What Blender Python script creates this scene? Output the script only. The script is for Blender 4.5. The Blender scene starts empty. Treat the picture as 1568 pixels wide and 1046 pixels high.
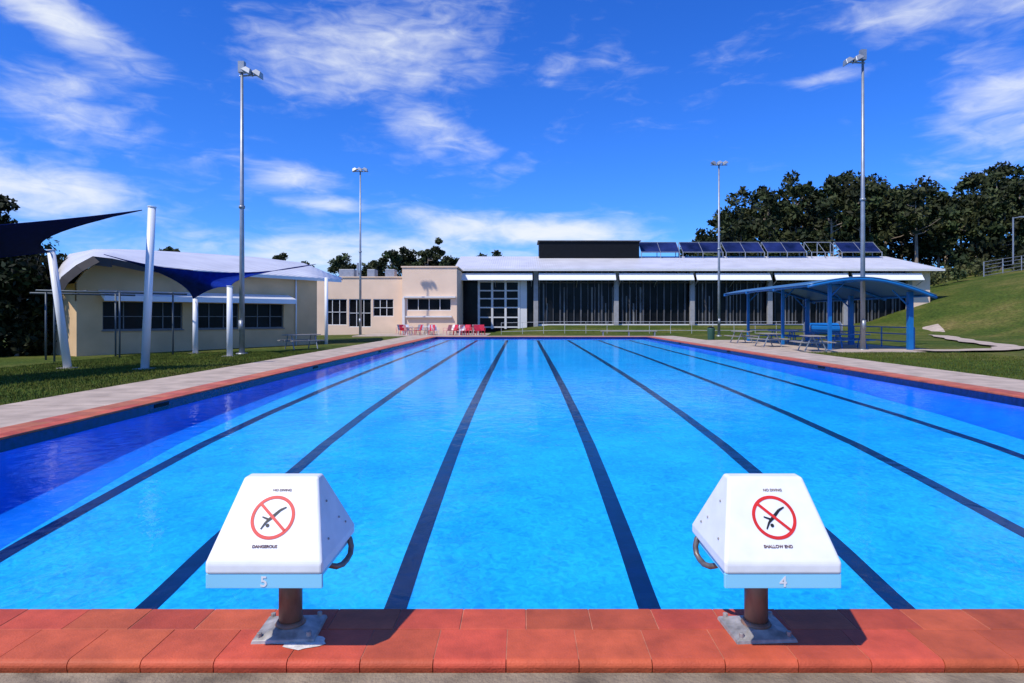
import bpy, math, random
import numpy as np
from mathutils import Vector, Matrix
random.seed(4); rng=np.random.default_rng(7)
S=bpy.context.scene
COL=S.collection

# ------------------------------------------------------------------ materials
def newmat(name):
    m=bpy.data.materials.new(name); m.use_nodes=True
    nt=m.node_tree; b=nt.nodes['Principled BSDF']; return m,nt,b
def setspec(b,v):
    if 'Specular IOR Level' in b.inputs: b.inputs['Specular IOR Level'].default_value=v
def mat(name,col,rough=0.6,metal=0.0,var=0.12,scale=3.0,bump=0.0,bscale=30.0,spec=0.4,stretch=(1,1,1)):
    m,nt,b=newmat(name)
    b.inputs['Roughness'].default_value=rough; b.inputs['Metallic'].default_value=metal; setspec(b,spec)
    tc=nt.nodes.new('ShaderNodeTexCoord'); mp=nt.nodes.new('ShaderNodeMapping')
    mp.inputs['Scale'].default_value=stretch
    nt.links.new(tc.outputs['Object'],mp.inputs['Vector'])
    n=nt.nodes.new('ShaderNodeTexNoise'); n.inputs['Scale'].default_value=scale; n.inputs['Detail'].default_value=5
    nt.links.new(mp.outputs[0],n.inputs['Vector'])
    r=nt.nodes.new('ShaderNodeValToRGB')
    r.color_ramp.elements[0].position=0.3; r.color_ramp.elements[1].position=0.7
    c0=[max(0,c*(1-var)) for c in col]; c1=[min(1,c*(1+var)) for c in col]
    r.color_ramp.elements[0].color=(*c0,1); r.color_ramp.elements[1].color=(*c1,1)
    nt.links.new(n.outputs['Fac'],r.inputs[0]); nt.links.new(r.outputs[0],b.inputs['Base Color'])
    if bump>0:
        n2=nt.nodes.new('ShaderNodeTexNoise'); n2.inputs['Scale'].default_value=bscale; n2.inputs['Detail'].default_value=4
        nt.links.new(tc.outputs['Object'],n2.inputs['Vector'])
        bp=nt.nodes.new('ShaderNodeBump'); bp.inputs['Strength'].default_value=bump; bp.inputs['Distance'].default_value=0.02
        nt.links.new(n2.outputs['Fac'],bp.inputs['Height']); nt.links.new(bp.outputs[0],b.inputs['Normal'])
    return m
def attrmat(name,attr,rough=0.6,var=0.1,scale=8.0,bump=0.1,bscale=60,spec=0.3,simple=False):
    m,nt,b=newmat(name); b.inputs['Roughness'].default_value=rough; setspec(b,spec)
    a=nt.nodes.new('ShaderNodeAttribute'); a.attribute_name=attr
    tc=nt.nodes.new('ShaderNodeTexCoord')
    n=nt.nodes.new('ShaderNodeTexNoise'); n.inputs['Scale'].default_value=scale; n.inputs['Detail'].default_value=1 if simple else 7; n.inputs['Roughness'].default_value=.65
    nt.links.new(tc.outputs['Object'],n.inputs['Vector'])
    mr=nt.nodes.new('ShaderNodeMapRange'); mr.inputs['From Min'].default_value=.3; mr.inputs['From Max'].default_value=.7
    mr.inputs['To Min'].default_value=1-var; mr.inputs['To Max'].default_value=1+var
    nt.links.new(n.outputs['Fac'],mr.inputs[0])
    vm=nt.nodes.new('ShaderNodeVectorMath'); vm.operation='SCALE'
    nt.links.new(a.outputs['Color'],vm.inputs[0]); nt.links.new(mr.outputs[0],vm.inputs['Scale'])
    nt.links.new(vm.outputs[0],b.inputs['Base Color'])
    if bump:
        n2=nt.nodes.new('ShaderNodeTexNoise'); n2.inputs['Scale'].default_value=bscale; n2.inputs['Detail'].default_value=4
        nt.links.new(tc.outputs['Object'],n2.inputs['Vector'])
        bp=nt.nodes.new('ShaderNodeBump'); bp.inputs['Strength'].default_value=bump; bp.inputs['Distance'].default_value=0.01
        nt.links.new(n2.outputs['Fac'],bp.inputs['Height']); nt.links.new(bp.outputs[0],b.inputs['Normal'])
    return m

M_tile=attrmat('terracotta_tile','tilecol',rough=.6,var=.26,scale=4,bump=.3,bscale=90)
M_grout=mat('grout',(.5,.2,.12),.9,var=.3,scale=8,bump=.2)
M_conc=mat('concrete',(.47,.37,.28),.9,var=.25,scale=1.6,bump=.4,bscale=60)
M_conc2=mat('old_concrete',(.25,.19,.12),.9,var=.45,scale=5,bump=.6,bscale=50)
M_white=mat('white_paint',(.8,.8,.79),.35,var=.02,scale=2)
M_fibre=mat('white_fibreglass',(.82,.82,.80),.35,var=.06,scale=9,spec=.4,bump=.04,bscale=12)
M_whitewall=mat('white_trim',(.72,.71,.68),.5,var=.06,scale=1)
M_tan=mat('tan_render',(.66,.44,.23),.85,var=.12,scale=.7,bump=.15,bscale=40)
M_peach=mat('peach_render',(.82,.60,.42),.85,var=.08,scale=.5,bump=.15,bscale=40)
M_galv=mat('galvanised_steel',(.34,.36,.38),.45,metal=.5,var=.15,scale=3)
M_brown=mat('weathered_steel_post',(.25,.14,.09),.5,metal=.3,var=.5,scale=9,stretch=(1,1,.4))
M_rail=mat('grip_steel',(.2,.17,.15),.45,metal=.5,var=.3,scale=20)
M_plate=mat('base_plate_steel',(.4,.37,.33),.6,metal=.4,var=.45,scale=14)
M_mortar=mat('white_mortar',(.7,.64,.56),.9,var=.25,scale=20,bump=.5)
M_lblue=mat('pale_blue_plastic',(.28,.66,.84),.35,var=.03)
M_navycloth=mat('navy_shade_cloth',(.004,.011,.075),.9,var=.2,scale=6,spec=.08)
M_bluecloth=mat('blue_shade_cloth',(.004,.022,.2),.9,var=.25,scale=4,spec=.08)
M_dark=mat('dark_cladding',(.006,.007,.009),.6,var=.2,spec=.15)
M_fascia=mat('brown_fascia',(.06,.05,.045),.7)
M_red=mat('red_sign_paint',(.66,.025,.02),.45,var=.1,scale=12)
M_black=mat('black_sign_paint',(.012,.012,.012),.5,var=.05)
M_faded=mat('faded_dark_lettering',(.12,.045,.04),.6,var=.6,scale=60)
M_redpl=mat('red_plastic',(.6,.03,.06),.4,var=.1)
M_bluesteel=mat('blue_painted_steel',(.008,.15,.42),.4,var=.08,scale=2)
M_bark=mat('eucalypt_bark',(.26,.21,.16),.9,var=.4,scale=2,stretch=(1,1,.2))
M_leaf=attrmat('foliage','leafcol',rough=.6,var=.35,scale=.3,bump=0,spec=.15,simple=True)
M_blade=attrmat('grass_blade_mat','leafcol',rough=.7,var=.3,scale=.7,bump=0,spec=.1,simple=True)
M_timber=mat('grey_timber',(.3,.27,.23),.8,var=.2,scale=6,stretch=(1,8,8))
M_navytile=mat('navy_waterline_tile',(.004,.012,.1),.25,var=.35,scale=10)
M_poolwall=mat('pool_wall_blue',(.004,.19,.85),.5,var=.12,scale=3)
M_line=mat('lane_line_navy',(.002,.01,.06),.4,var=.3,scale=5)
M_mull=mat('grey_mullion',(.09,.09,.095),.6,var=.4,scale=.6)
M_col=mat('grey_column',(.34,.33,.32),.7)
M_railw=mat('grey_white_rail',(.5,.5,.49),.5)

def glassmat(name,c,r,sp=.5):
    m,nt,b=newmat(name); b.inputs['Roughness'].default_value=r; setspec(b,sp)
    tc=nt.nodes.new('ShaderNodeTexCoord'); v=nt.nodes.new('ShaderNodeTexNoise'); v.inputs['Scale'].default_value=.45; v.inputs['Detail'].default_value=3
    nt.links.new(tc.outputs['Object'],v.inputs['Vector'])
    rp=nt.nodes.new('ShaderNodeValToRGB'); rp.color_ramp.elements[0].position=.35; rp.color_ramp.elements[1].position=.7
    rp.color_ramp.elements[0].color=(*[x*.4 for x in c],1); rp.color_ramp.elements[1].color=(*[x*1.8 for x in c],1)
    nt.links.new(v.outputs['Fac'],rp.inputs[0]); nt.links.new(rp.outputs[0],b.inputs['Base Color'])
    return m
M_glass=glassmat('dark_window_glass',(.008,.009,.011),.2,.12)
M_solar=glassmat('solar_panel_glass',(.012,.018,.07),.2,.35)

def corr(name,col,axis=0,freq=5.0):
    m,nt,b=newmat(name); b.inputs['Roughness'].default_value=.4; b.inputs['Metallic'].default_value=.1
    tc=nt.nodes.new('ShaderNodeTexCoord')
    w=nt.nodes.new('ShaderNodeTexWave'); w.inputs['Scale'].default_value=freq; w.bands_direction='XYZ'[axis]
    nt.links.new(tc.outputs['Object'],w.inputs['Vector'])
    bp=nt.nodes.new('ShaderNodeBump'); bp.inputs['Strength'].default_value=.5; bp.inputs['Distance'].default_value=.03
    nt.links.new(w.outputs['Fac'],bp.inputs['Height']); nt.links.new(bp.outputs[0],b.inputs['Normal'])
    n=nt.nodes.new('ShaderNodeTexNoise'); n.inputs['Scale'].default_value=.5; n.inputs['Detail'].default_value=8
    nt.links.new(tc.outputs['Object'],n.inputs['Vector'])
    rp=nt.nodes.new('ShaderNodeValToRGB'); rp.color_ramp.elements[0].position=.3; rp.color_ramp.elements[1].position=.7
    rp.color_ramp.elements[0].color=(*[x*.82 for x in col],1); rp.color_ramp.elements[1].color=(*col,1)
    nt.links.new(n.outputs['Fac'],rp.inputs[0]); nt.links.new(rp.outputs[0],b.inputs['Base Color'])
    return m
M_roof=corr('white_corrugated_roof',(.78,.76,.74),0,1.2)
M_blueroof=corr('blue_corrugated_roof',(.07,.2,.36),1,1.5)

def groundmat():
    m,nt,b=newmat('grass_ground'); b.inputs['Roughness'].default_value=.95; setspec(b,.1)
    tc=nt.nodes.new('ShaderNodeTexCoord')
    def noise(s,d=6):
        n=nt.nodes.new('ShaderNodeTexNoise'); n.inputs['Scale'].default_value=s; n.inputs['Detail'].default_value=d
        nt.links.new(tc.outputs['Object'],n.inputs['Vector']); return n
    a=noise(.16,9); c=noise(4,7); a.inputs['Roughness'].default_value=.65
    r1=nt.nodes.new('ShaderNodeValToRGB'); e=r1.color_ramp.elements
    e[0].position=.32; e[0].color=(.045,.08,.012,1); e[1].position=.7; e[1].color=(.22,.17,.055,1)
    x=e.new(.47); x.color=(.075,.105,.016,1); x=e.new(.58); x.color=(.125,.13,.028,1)
    nt.links.new(a.outputs['Fac'],r1.inputs[0])
    mr=nt.nodes.new('ShaderNodeMapRange'); mr.inputs['From Min'].default_value=.3; mr.inputs['From Max'].default_value=.7
    mr.inputs['To Min'].default_value=.55; mr.inputs['To Max'].default_value=1.25
    nt.links.new(c.outputs['Fac'],mr.inputs[0])
    vm=nt.nodes.new('ShaderNodeVectorMath'); vm.operation='SCALE'
    nt.links.new(r1.outputs[0],vm.inputs[0]); nt.links.new(mr.outputs[0],vm.inputs['Scale']); nt.links.new(vm.outputs[0],b.inputs['Base Color'])
    bp=nt.nodes.new('ShaderNodeBump'); bp.inputs['Strength'].default_value=1; bp.inputs['Distance'].default_value=.1
    d=noise(9,7); nt.links.new(d.outputs['Fac'],bp.inputs['Height']); nt.links.new(bp.outputs[0],b.inputs['Normal'])
    return m
M_ground=groundmat()

def floormat():
    m,nt,b=newmat('pool_floor_paint_ripple_light'); b.inputs['Roughness'].default_value=.6
    tc=nt.nodes.new('ShaderNodeTexCoord')
    n=nt.nodes.new('ShaderNodeTexNoise'); n.inputs['Scale'].default_value=9; n.inputs['Detail'].default_value=7; n.inputs['Distortion'].default_value=1.4; n.inputs['Roughness'].default_value=.6
    n2=nt.nodes.new('ShaderNodeTexNoise'); n2.inputs['Scale'].default_value=.9; n2.inputs['Detail'].default_value=4
    nt.links.new(tc.outputs['Object'],n.inputs['Vector']); nt.links.new(tc.outputs['Object'],n2.inputs['Vector'])
    ad=nt.nodes.new('ShaderNodeMath'); ad.operation='MULTIPLY_ADD'; nt.links.new(n2.outputs['Fac'],ad.inputs[0]); ad.inputs[1].default_value=.35
    m2=nt.nodes.new('ShaderNodeMath'); m2.operation='MULTIPLY'; m2.inputs[1].default_value=.65; nt.links.new(n.outputs['Fac'],m2.inputs[0]); nt.links.new(m2.outputs[0],ad.inputs[2])
    r=nt.nodes.new('ShaderNodeValToRGB'); e=r.color_ramp.elements
    nt.links.new(ad.outputs[0],r.inputs[0])
    e[0].position=.36; e[0].color=(.002,.30,.78,1); e[1].position=.62; e[1].color=(.02,.54,.95,1)  # mottled blues put ripple light into the floor paint colour
    nt.links.new(r.outputs[0],b.inputs['Base Color'])
    return m
M_floor=floormat()

def watermat():
    m=bpy.data.materials.new('pool_water_surface'); m.use_nodes=True; nt=m.node_tree; nt.nodes.clear()
    out=nt.nodes.new('ShaderNodeOutputMaterial'); mix=nt.nodes.new('ShaderNodeMixShader')
    tr=nt.nodes.new('ShaderNodeBsdfTransparent'); tr.inputs[0].default_value=(.7,.96,1,1)
    gl=nt.nodes.new('ShaderNodeBsdfGlossy'); gl.inputs['Roughness'].default_value=.045
    fr=nt.nodes.new('ShaderNodeFresnel'); fr.inputs['IOR'].default_value=1.33
    tc=nt.nodes.new('ShaderNodeTexCoord'); mp=nt.nodes.new('ShaderNodeMapping'); mp.inputs['Scale'].default_value=(1,.8,1)
    nt.links.new(tc.outputs['Object'],mp.inputs[0])
    n=nt.nodes.new('ShaderNodeTexNoise'); n.inputs['Scale'].default_value=4; n.inputs['Detail'].default_value=4; n.inputs['Distortion'].default_value=.5
    nt.links.new(mp.outputs[0],n.inputs['Vector'])
    bp=nt.nodes.new('ShaderNodeBump'); bp.inputs['Strength'].default_value=.45; bp.inputs['Distance'].default_value=.02
    nt.links.new(n.outputs['Fac'],bp.inputs['Height']); nt.links.new(bp.outputs[0],gl.inputs['Normal']); nt.links.new(bp.outputs[0],fr.inputs['Normal'])
    mu=nt.nodes.new('ShaderNodeMath'); mu.operation='MULTIPLY'; mu.inputs[1].default_value=.52
    nt.links.new(fr.outputs[0],mu.inputs[0]); nt.links.new(mu.outputs[0],mix.inputs[0])
    nt.links.new(tr.outputs[0],mix.inputs[1]); nt.links.new(gl.outputs[0],mix.inputs[2]); nt.links.new(mix.outputs[0],out.inputs[0])
    return m
M_water=watermat()

# ------------------------------------------------------------------ mesh builder
def empty(name,loc=(0,0,0)):
    o=bpy.data.objects.new(name,None); o.location=loc; o.empty_display_size=.3; COL.objects.link(o); return o
class B:
    def __init__(s,T=None): s.v=[];s.f=[];s.m=[];s.T=T
    def add(s,vs,fs,mi=0):
        o=len(s.v)
        for p in vs:
            p=Vector(p)
            if s.T is not None: p=s.T@p
            s.v.append(tuple(p))
        for f in fs: s.f.append(tuple(i+o for i in f)); s.m.append(mi)
    def box(s,x0,x1,y0,y1,z0,z1,mi=0):
        s.add([(x0,y0,z0),(x1,y0,z0),(x1,y1,z0),(x0,y1,z0),(x0,y0,z1),(x1,y0,z1),(x1,y1,z1),(x0,y1,z1)],
              [(0,3,2,1),(4,5,6,7),(0,1,5,4),(1,2,6,5),(2,3,7,6),(3,0,4,7)],mi)
    def quad(s,a,b,c,d,mi=0): s.add([a,b,c,d],[(0,1,2,3)],mi)
    def tube(s,pts,r,n=10,mi=0):
        pts=[Vector(p) for p in pts]
        if not isinstance(r,(list,tuple)): r=[r]*len(pts)
        vs=[];fs=[]
        for i,p in enumerate(pts):
            d=(pts[min(i+1,len(pts)-1)]-pts[max(i-1,0)]).normalized()
            a=Vector((1,0,0)) if abs(d.x)<.8 else Vector((0,1,0))
            u=d.cross(a).normalized(); w=d.cross(u)
            for k in range(n):
                t=2*math.pi*k/n; vs.append(p+(u*math.cos(t)+w*math.sin(t))*r[i])
        for i in range(len(pts)-1):
            for k in range(n):
                fs.append((i*n+k,i*n+(k+1)%n,(i+1)*n+(k+1)%n,(i+1)*n+k))
        fs.append(tuple(range(n-1,-1,-1))); fs.append(tuple((len(pts)-1)*n+k for k in range(n)))
        s.add(vs,fs,mi)
    def done(s,name,mats,parent=None,smooth=False,bevel=0,seg=2,solid=0):
        me=bpy.data.meshes.new(name); me.from_pydata(s.v,[],s.f)
        if not isinstance(mats,(list,tuple)): mats=[mats]
        for m in mats: me.materials.append(m)
        me.polygons.foreach_set('material_index',s.m); me.validate(); me.update()
        o=bpy.data.objects.new(name,me); COL.objects.link(o)
        if smooth:
            for p in me.polygons: p.use_smooth=len(p.vertices)==4
        if solid:
            md=o.modifiers.new('solid','SOLIDIFY'); md.thickness=solid; md.offset=-1
        if bevel:
            md=o.modifiers.new('bev','BEVEL'); md.width=bevel; md.segments=seg; md.limit_method='ANGLE'; md.angle_limit=.5
        if parent: o.parent=parent; o.matrix_parent_inverse=Matrix.Translation(-Vector(parent.location))
        return o

def ss(a,b,x):
    t=min(1,max(0,(x-a)/(b-a))); return t*t*(3-2*t)
def g(X,Y):
    z=-0.06
    if X<-12: z-=0.02*min(-X-12,14)
    z+=.78*ss(57,70,Y)*ss(-4,3,X)
    if X>38: z+=11.5*(1-math.exp(-(X-38)/30))*ss(28,68,Y)
    if Y>95: z+=2.5*ss(95,160,Y)*ss(20,60,X)
    return z

PX0,PX1,PY0,PY1=-7.2,10.4,3.66,53.7
# ------------------------------------------------------------------ ground
xs=sorted(set([-2500,-1200,-500,-250,-140,-90]+[float(v) for v in range(-60,135,3)]+[-7.6,10.8,170,250,500,1200,2500]))
ys=sorted(set([-600,-200,-80,-40,-20,-8,0]+[float(v) for v in range(6,160,3)]+[3.3,54.1,200,300,500,1200,3000]))
b=B(); nx=len(xs)
vs=[(x,y,g(x,y)) for y in ys for x in xs]; fs=[]
for j in range(len(ys)-1):
    for i in range(nx-1):
        cx=(xs[i]+xs[i+1])/2; cy=(ys[j]+ys[j+1])/2
        if -7.6<cx<10.8 and 3.3<cy<54.1: continue
        fs.append((j*nx+i,j*nx+i+1,(j+1)*nx+i+1,(j+1)*nx+i))
b.add(vs,fs); b.done('grass_ground',M_ground,smooth=True)

# ------------------------------------------------------------------ concrete paths
cp=empty('concrete_path')
b=B()
def slab(b,x0,x1,y0,y1,z,th=.2,mi=0): b.box(x0,x1,y0,y1,z-th,z,mi)
y=3.1
while y<56.2:
    y2=min(y+3.0,56.3)
    slab(b,-9.9,-7.86,y+.006,y2-.006,-.012+random.uniform(-.003,.003)); slab(b,11.06,13.3,y+.006,y2-.006,-.012+random.uniform(-.003,.003)); y=y2
slab(b,-7.85,11.05,54.35,56.3,-.012)
slab(b,-15,-3.2,56.31,65.0,-.015)
slab(b,13.31,21.2,31,46.5,-.018)
b.done('side_path',M_conc,cp)
b=B(); slab(b,-12,15,-6,3.09,-.05); b.done('near_apron',M_conc2,cp)
pts=[(19.5,31.2),(22,31.5),(24.6,32.6),(26.8,35),(28.3,38.5),(29.6,42),(31.5,46),(34,51),(37,57),(40,63)]
v=[];f=[];fine=[]
for i in range(len(pts)-1):
    for t in range(6):
        a=pts[i];c=pts[i+1]; fine.append((a[0]+(c[0]-a[0])*t/6,a[1]+(c[1]-a[1])*t/6))
for i,p in enumerate(fine):
    q=fine[min(i+1,len(fine)-1)]; o=fine[max(i-1,0)]
    d=Vector((q[0]-o[0],q[1]-o[1])).normalized(); n=Vector((-d.y,d.x)); w=.7+.12*math.sin(i*.9)
    for sgn in(-1,1):
        x=p[0]+n.x*w*sgn; y=p[1]+n.y*w*sgn; v.append((x,y,g(x,y)+.1))
for i in range(len(fine)-1): f.append((2*i,2*i+1,2*i+3,2*i+2))
b=B(); b.add(v,f); b.done('footpath',M_conc)

# ------------------------------------------------------------------ pool shell
pool=empty('swimming_pool',(1.6,28,0))
WZ=-.13
prof=[(3.66,1.15),(6.3,1.08),(7.6,.93),(10.2,.72),(12,.6),(15,.49),(20,.38),(25,.32),(33,.25),(53.7,.14)]
def depth(y):
    return float(np.interp(y,[p[0] for p in prof],[p[1] for p in prof]))
yy=[3.66+i*(50.04/120) for i in range(121)]
b=B(); v=[];f=[]
for y in yy:
    z=WZ-depth(y); v+= [(PX0,y,z),(PX1,y,z)]
for i in range(120): f.append((2*i,2*i+1,2*i+3,2*i+2))
b.add(v,f); b.done('pool_floor',M_floor,pool,smooth=True)
# added coved (rounded) sides, shaped to catch sun where walls fall in shade
def added_cove(xw,sg,name):
    b=B(); v=[];f=[]; K=8
    for y in yy:
        dz=depth(y); w=.15+.95*dz
        for k in range(K+1):
            t=k/K; a=t*math.pi/2
            v.append((xw+sg*(.006+w*(1-math.cos(a))),y,WZ-dz+.004+(dz-.08)*(1-math.sin(a))))
    for i in range(120):
        for k in range(K):
            q=(i*(K+1)+k,i*(K+1)+k+1,(i+1)*(K+1)+k+1,(i+1)*(K+1)+k); f.append(q if sg<0 else q[::-1])
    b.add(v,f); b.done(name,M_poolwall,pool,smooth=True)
added_cove(PX0,1,'added_cove_a'); added_cove(PX1,-1,'added_cove_b')
lines=[-6.0,-3.7,-1.25,1.25,3.75,6.25,8.75]
for i,lx in enumerate(lines):
    b=B(); v=[];f=[]
    for y in yy[:-3]:
        dz=depth(y); z=WZ-dz+.006
        w=.15+.95*dz
        if i==0 and PX0+w>lx-.11:   # line runs up the edge of the cove
            q=min(1,max(0,1-(lx-.11-PX0)/w)); z+=(dz-.08)*(1-math.sqrt(max(0,1-q*q)))+.006
        v+=[(lx-.11,y,z),(lx+.11,y,z)]
    n=len(yy)-3
    for k in range(n-1): f.append((2*k,2*k+1,2*k+3,2*k+2))
    b.add(v,f)
    y0=yy[-4]; z=WZ-depth(y0)+.008; b.quad((lx-.5,y0-.12,z+.002),(lx+.5,y0-.12,z+.002),(lx+.5,y0+.12,z+.002),(lx-.5,y0+.12,z+.002))
    b.done('lane_line_%d'%(i+1),M_line,pool)
b=B()
b.box(PX0-.3,PX0,PY0-.3,PY1+.3,-1.5,-.2,0); b.box(PX1,PX1+.3,PY0-.3,PY1+.3,-1.5,-.2,0)
b.box(PX0,PX1,PY0-.3,PY0,-1.5,-.2,0); b.box(PX0,PX1,PY1,PY1+.3,-1.5,-.2,0)
b.done('pool_walls',M_poolwall,pool)
b=B()
b.box(PX0-.3,PX0+.01,PY0-.3,PY1+.3,-.2,-.034); b.box(PX1-.01,PX1+.3,PY0-.3,PY1+.3,-.2,-.034)
b.box(PX0+.01,PX1-.01,PY0-.3,PY0+.01,-.2,-.034); b.box(PX0+.01,PX1-.01,PY1-.01,PY1+.3,-.2,-.034)
b.done('waterline_tiles',M_navytile,pool)
b=B()
for y in (12.5,22,32,42):
    b.box(PX0+.01,PX0+.02,y,y+.5,-.12,-.05); b.box(PX1-.02,PX1-.01,y,y+.5,-.12,-.05)
b.done('skimmer_slots',M_dark,pool)
b=B(); b.quad((PX0+.01,PY0+.01,WZ),(PX1-.01,PY0+.01,WZ),(PX1-.01,PY1-.01,WZ),(PX0+.01,PY1-.01,WZ))
b.done('water',M_water)

def coping():
    V=[];F=[];C=[]
    def tile(x0,x1,y0,y1,nose=None,pale=0):
        gp=.0024; x0+=gp;x1-=gp;y0+=gp;y1-=gp
        dz=random.uniform(-.0008,.0008); zt=dz; zb=-.03
        k=random.uniform(.78,1.16); c=(.50*k,(.086+.05*pale)*k*random.uniform(.86,1.2),(.036+.04*pale)*k,1)
        o=len(V)
        if nose is None:
            e=.002
            V.extend([(x0,y0,zb),(x1,y0,zb),(x1,y1,zb),(x0,y1,zb),(x0,y0,zt-e),(x1,y0,zt-e),(x1,y1,zt-e),(x0,y1,zt-e),
                      (x0+e,y0+e,zt),(x1-e,y0+e,zt),(x1-e,y1-e,zt),(x0+e,y1-e,zt)])
            fs=[(0,1,5,4),(1,2,6,5),(2,3,7,6),(3,0,4,7),(4,5,9,8),(5,6,10,9),(6,7,11,10),(7,4,8,11),(8,9,10,11)]
        else:
            pr=[(y1,zt),(y0+.03,zt)]
            for a in range(1,7):
                t=a/6*math.pi/2*1.25; pr.append((y0+.03-.03*math.sin(t),zt-.03+.03*math.cos(t)))
            pr.append((y0+.006,-.06))
            for (yy_,zz) in pr: V.append((x0,yy_,zz)); V.append((x1,yy_,zz))
            n=len(pr); fs=[(2*i,2*i+2,2*i+3,2*i+1) for i in range(n-1)]
            V.append((x0,y1,-.06));V.append((x1,y1,-.06))
            fs.append(tuple([2*i for i in range(n)]+[2*n])); fs.append(tuple([2*i+1 for i in range(n)][::-1]+[2*n+1]))
        for f_ in fs: F.append(tuple(i+o for i in f_)); C.append((c,len(f_)))
    w=.355
    x=-8.6
    while x<11.8:
        tile(x+.1,x+.1+w,3.42,3.66); tile(x,x+w,3.10,3.42,nose=1); x+=w
    for x0,x1,xa,xb in ((-7.2-.25,-7.2,-7.85,-7.45),(10.4,10.65,10.65,11.05)):
        y=3.66
        while y<54.3:
            tile(x0,x1,y,y+w,pale=.5); tile(xa,xb,y+.12,y+.12+w,pale=1); y+=w
    x=-7.2
    while x<10.4-.1:
        tile(x,x+w-.003,53.7,53.98,pale=.5); tile(x,x+w-.003,53.98,54.33,pale=1); x+=w-.003
    me=bpy.data.meshes.new('terracotta_coping'); me.from_pydata(V,[],F); me.materials.append(M_tile)
    ca=me.color_attributes.new('tilecol','FLOAT_COLOR','CORNER')
    arr=[]
    for c,n in C: arr+= list(c)*n
    ca.data.foreach_set('color',arr); me.update()
    o=bpy.data.objects.new('tiles',me); COL.objects.link(o)
    e=empty('terracotta_coping'); o.parent=e
    b=B(); z=-.003
    b.box(-8.5,11.8,3.128,3.655,-.07,z); b.box(-7.84,-7.205,3.6551,54.3,-.033,z); b.box(10.405,11.04,3.6551,54.3,-.033,z); b.box(-7.2049,10.4049,53.705,54.34,-.033,z)
    b.done('grout_bed',M_grout,e)
coping()

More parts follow.
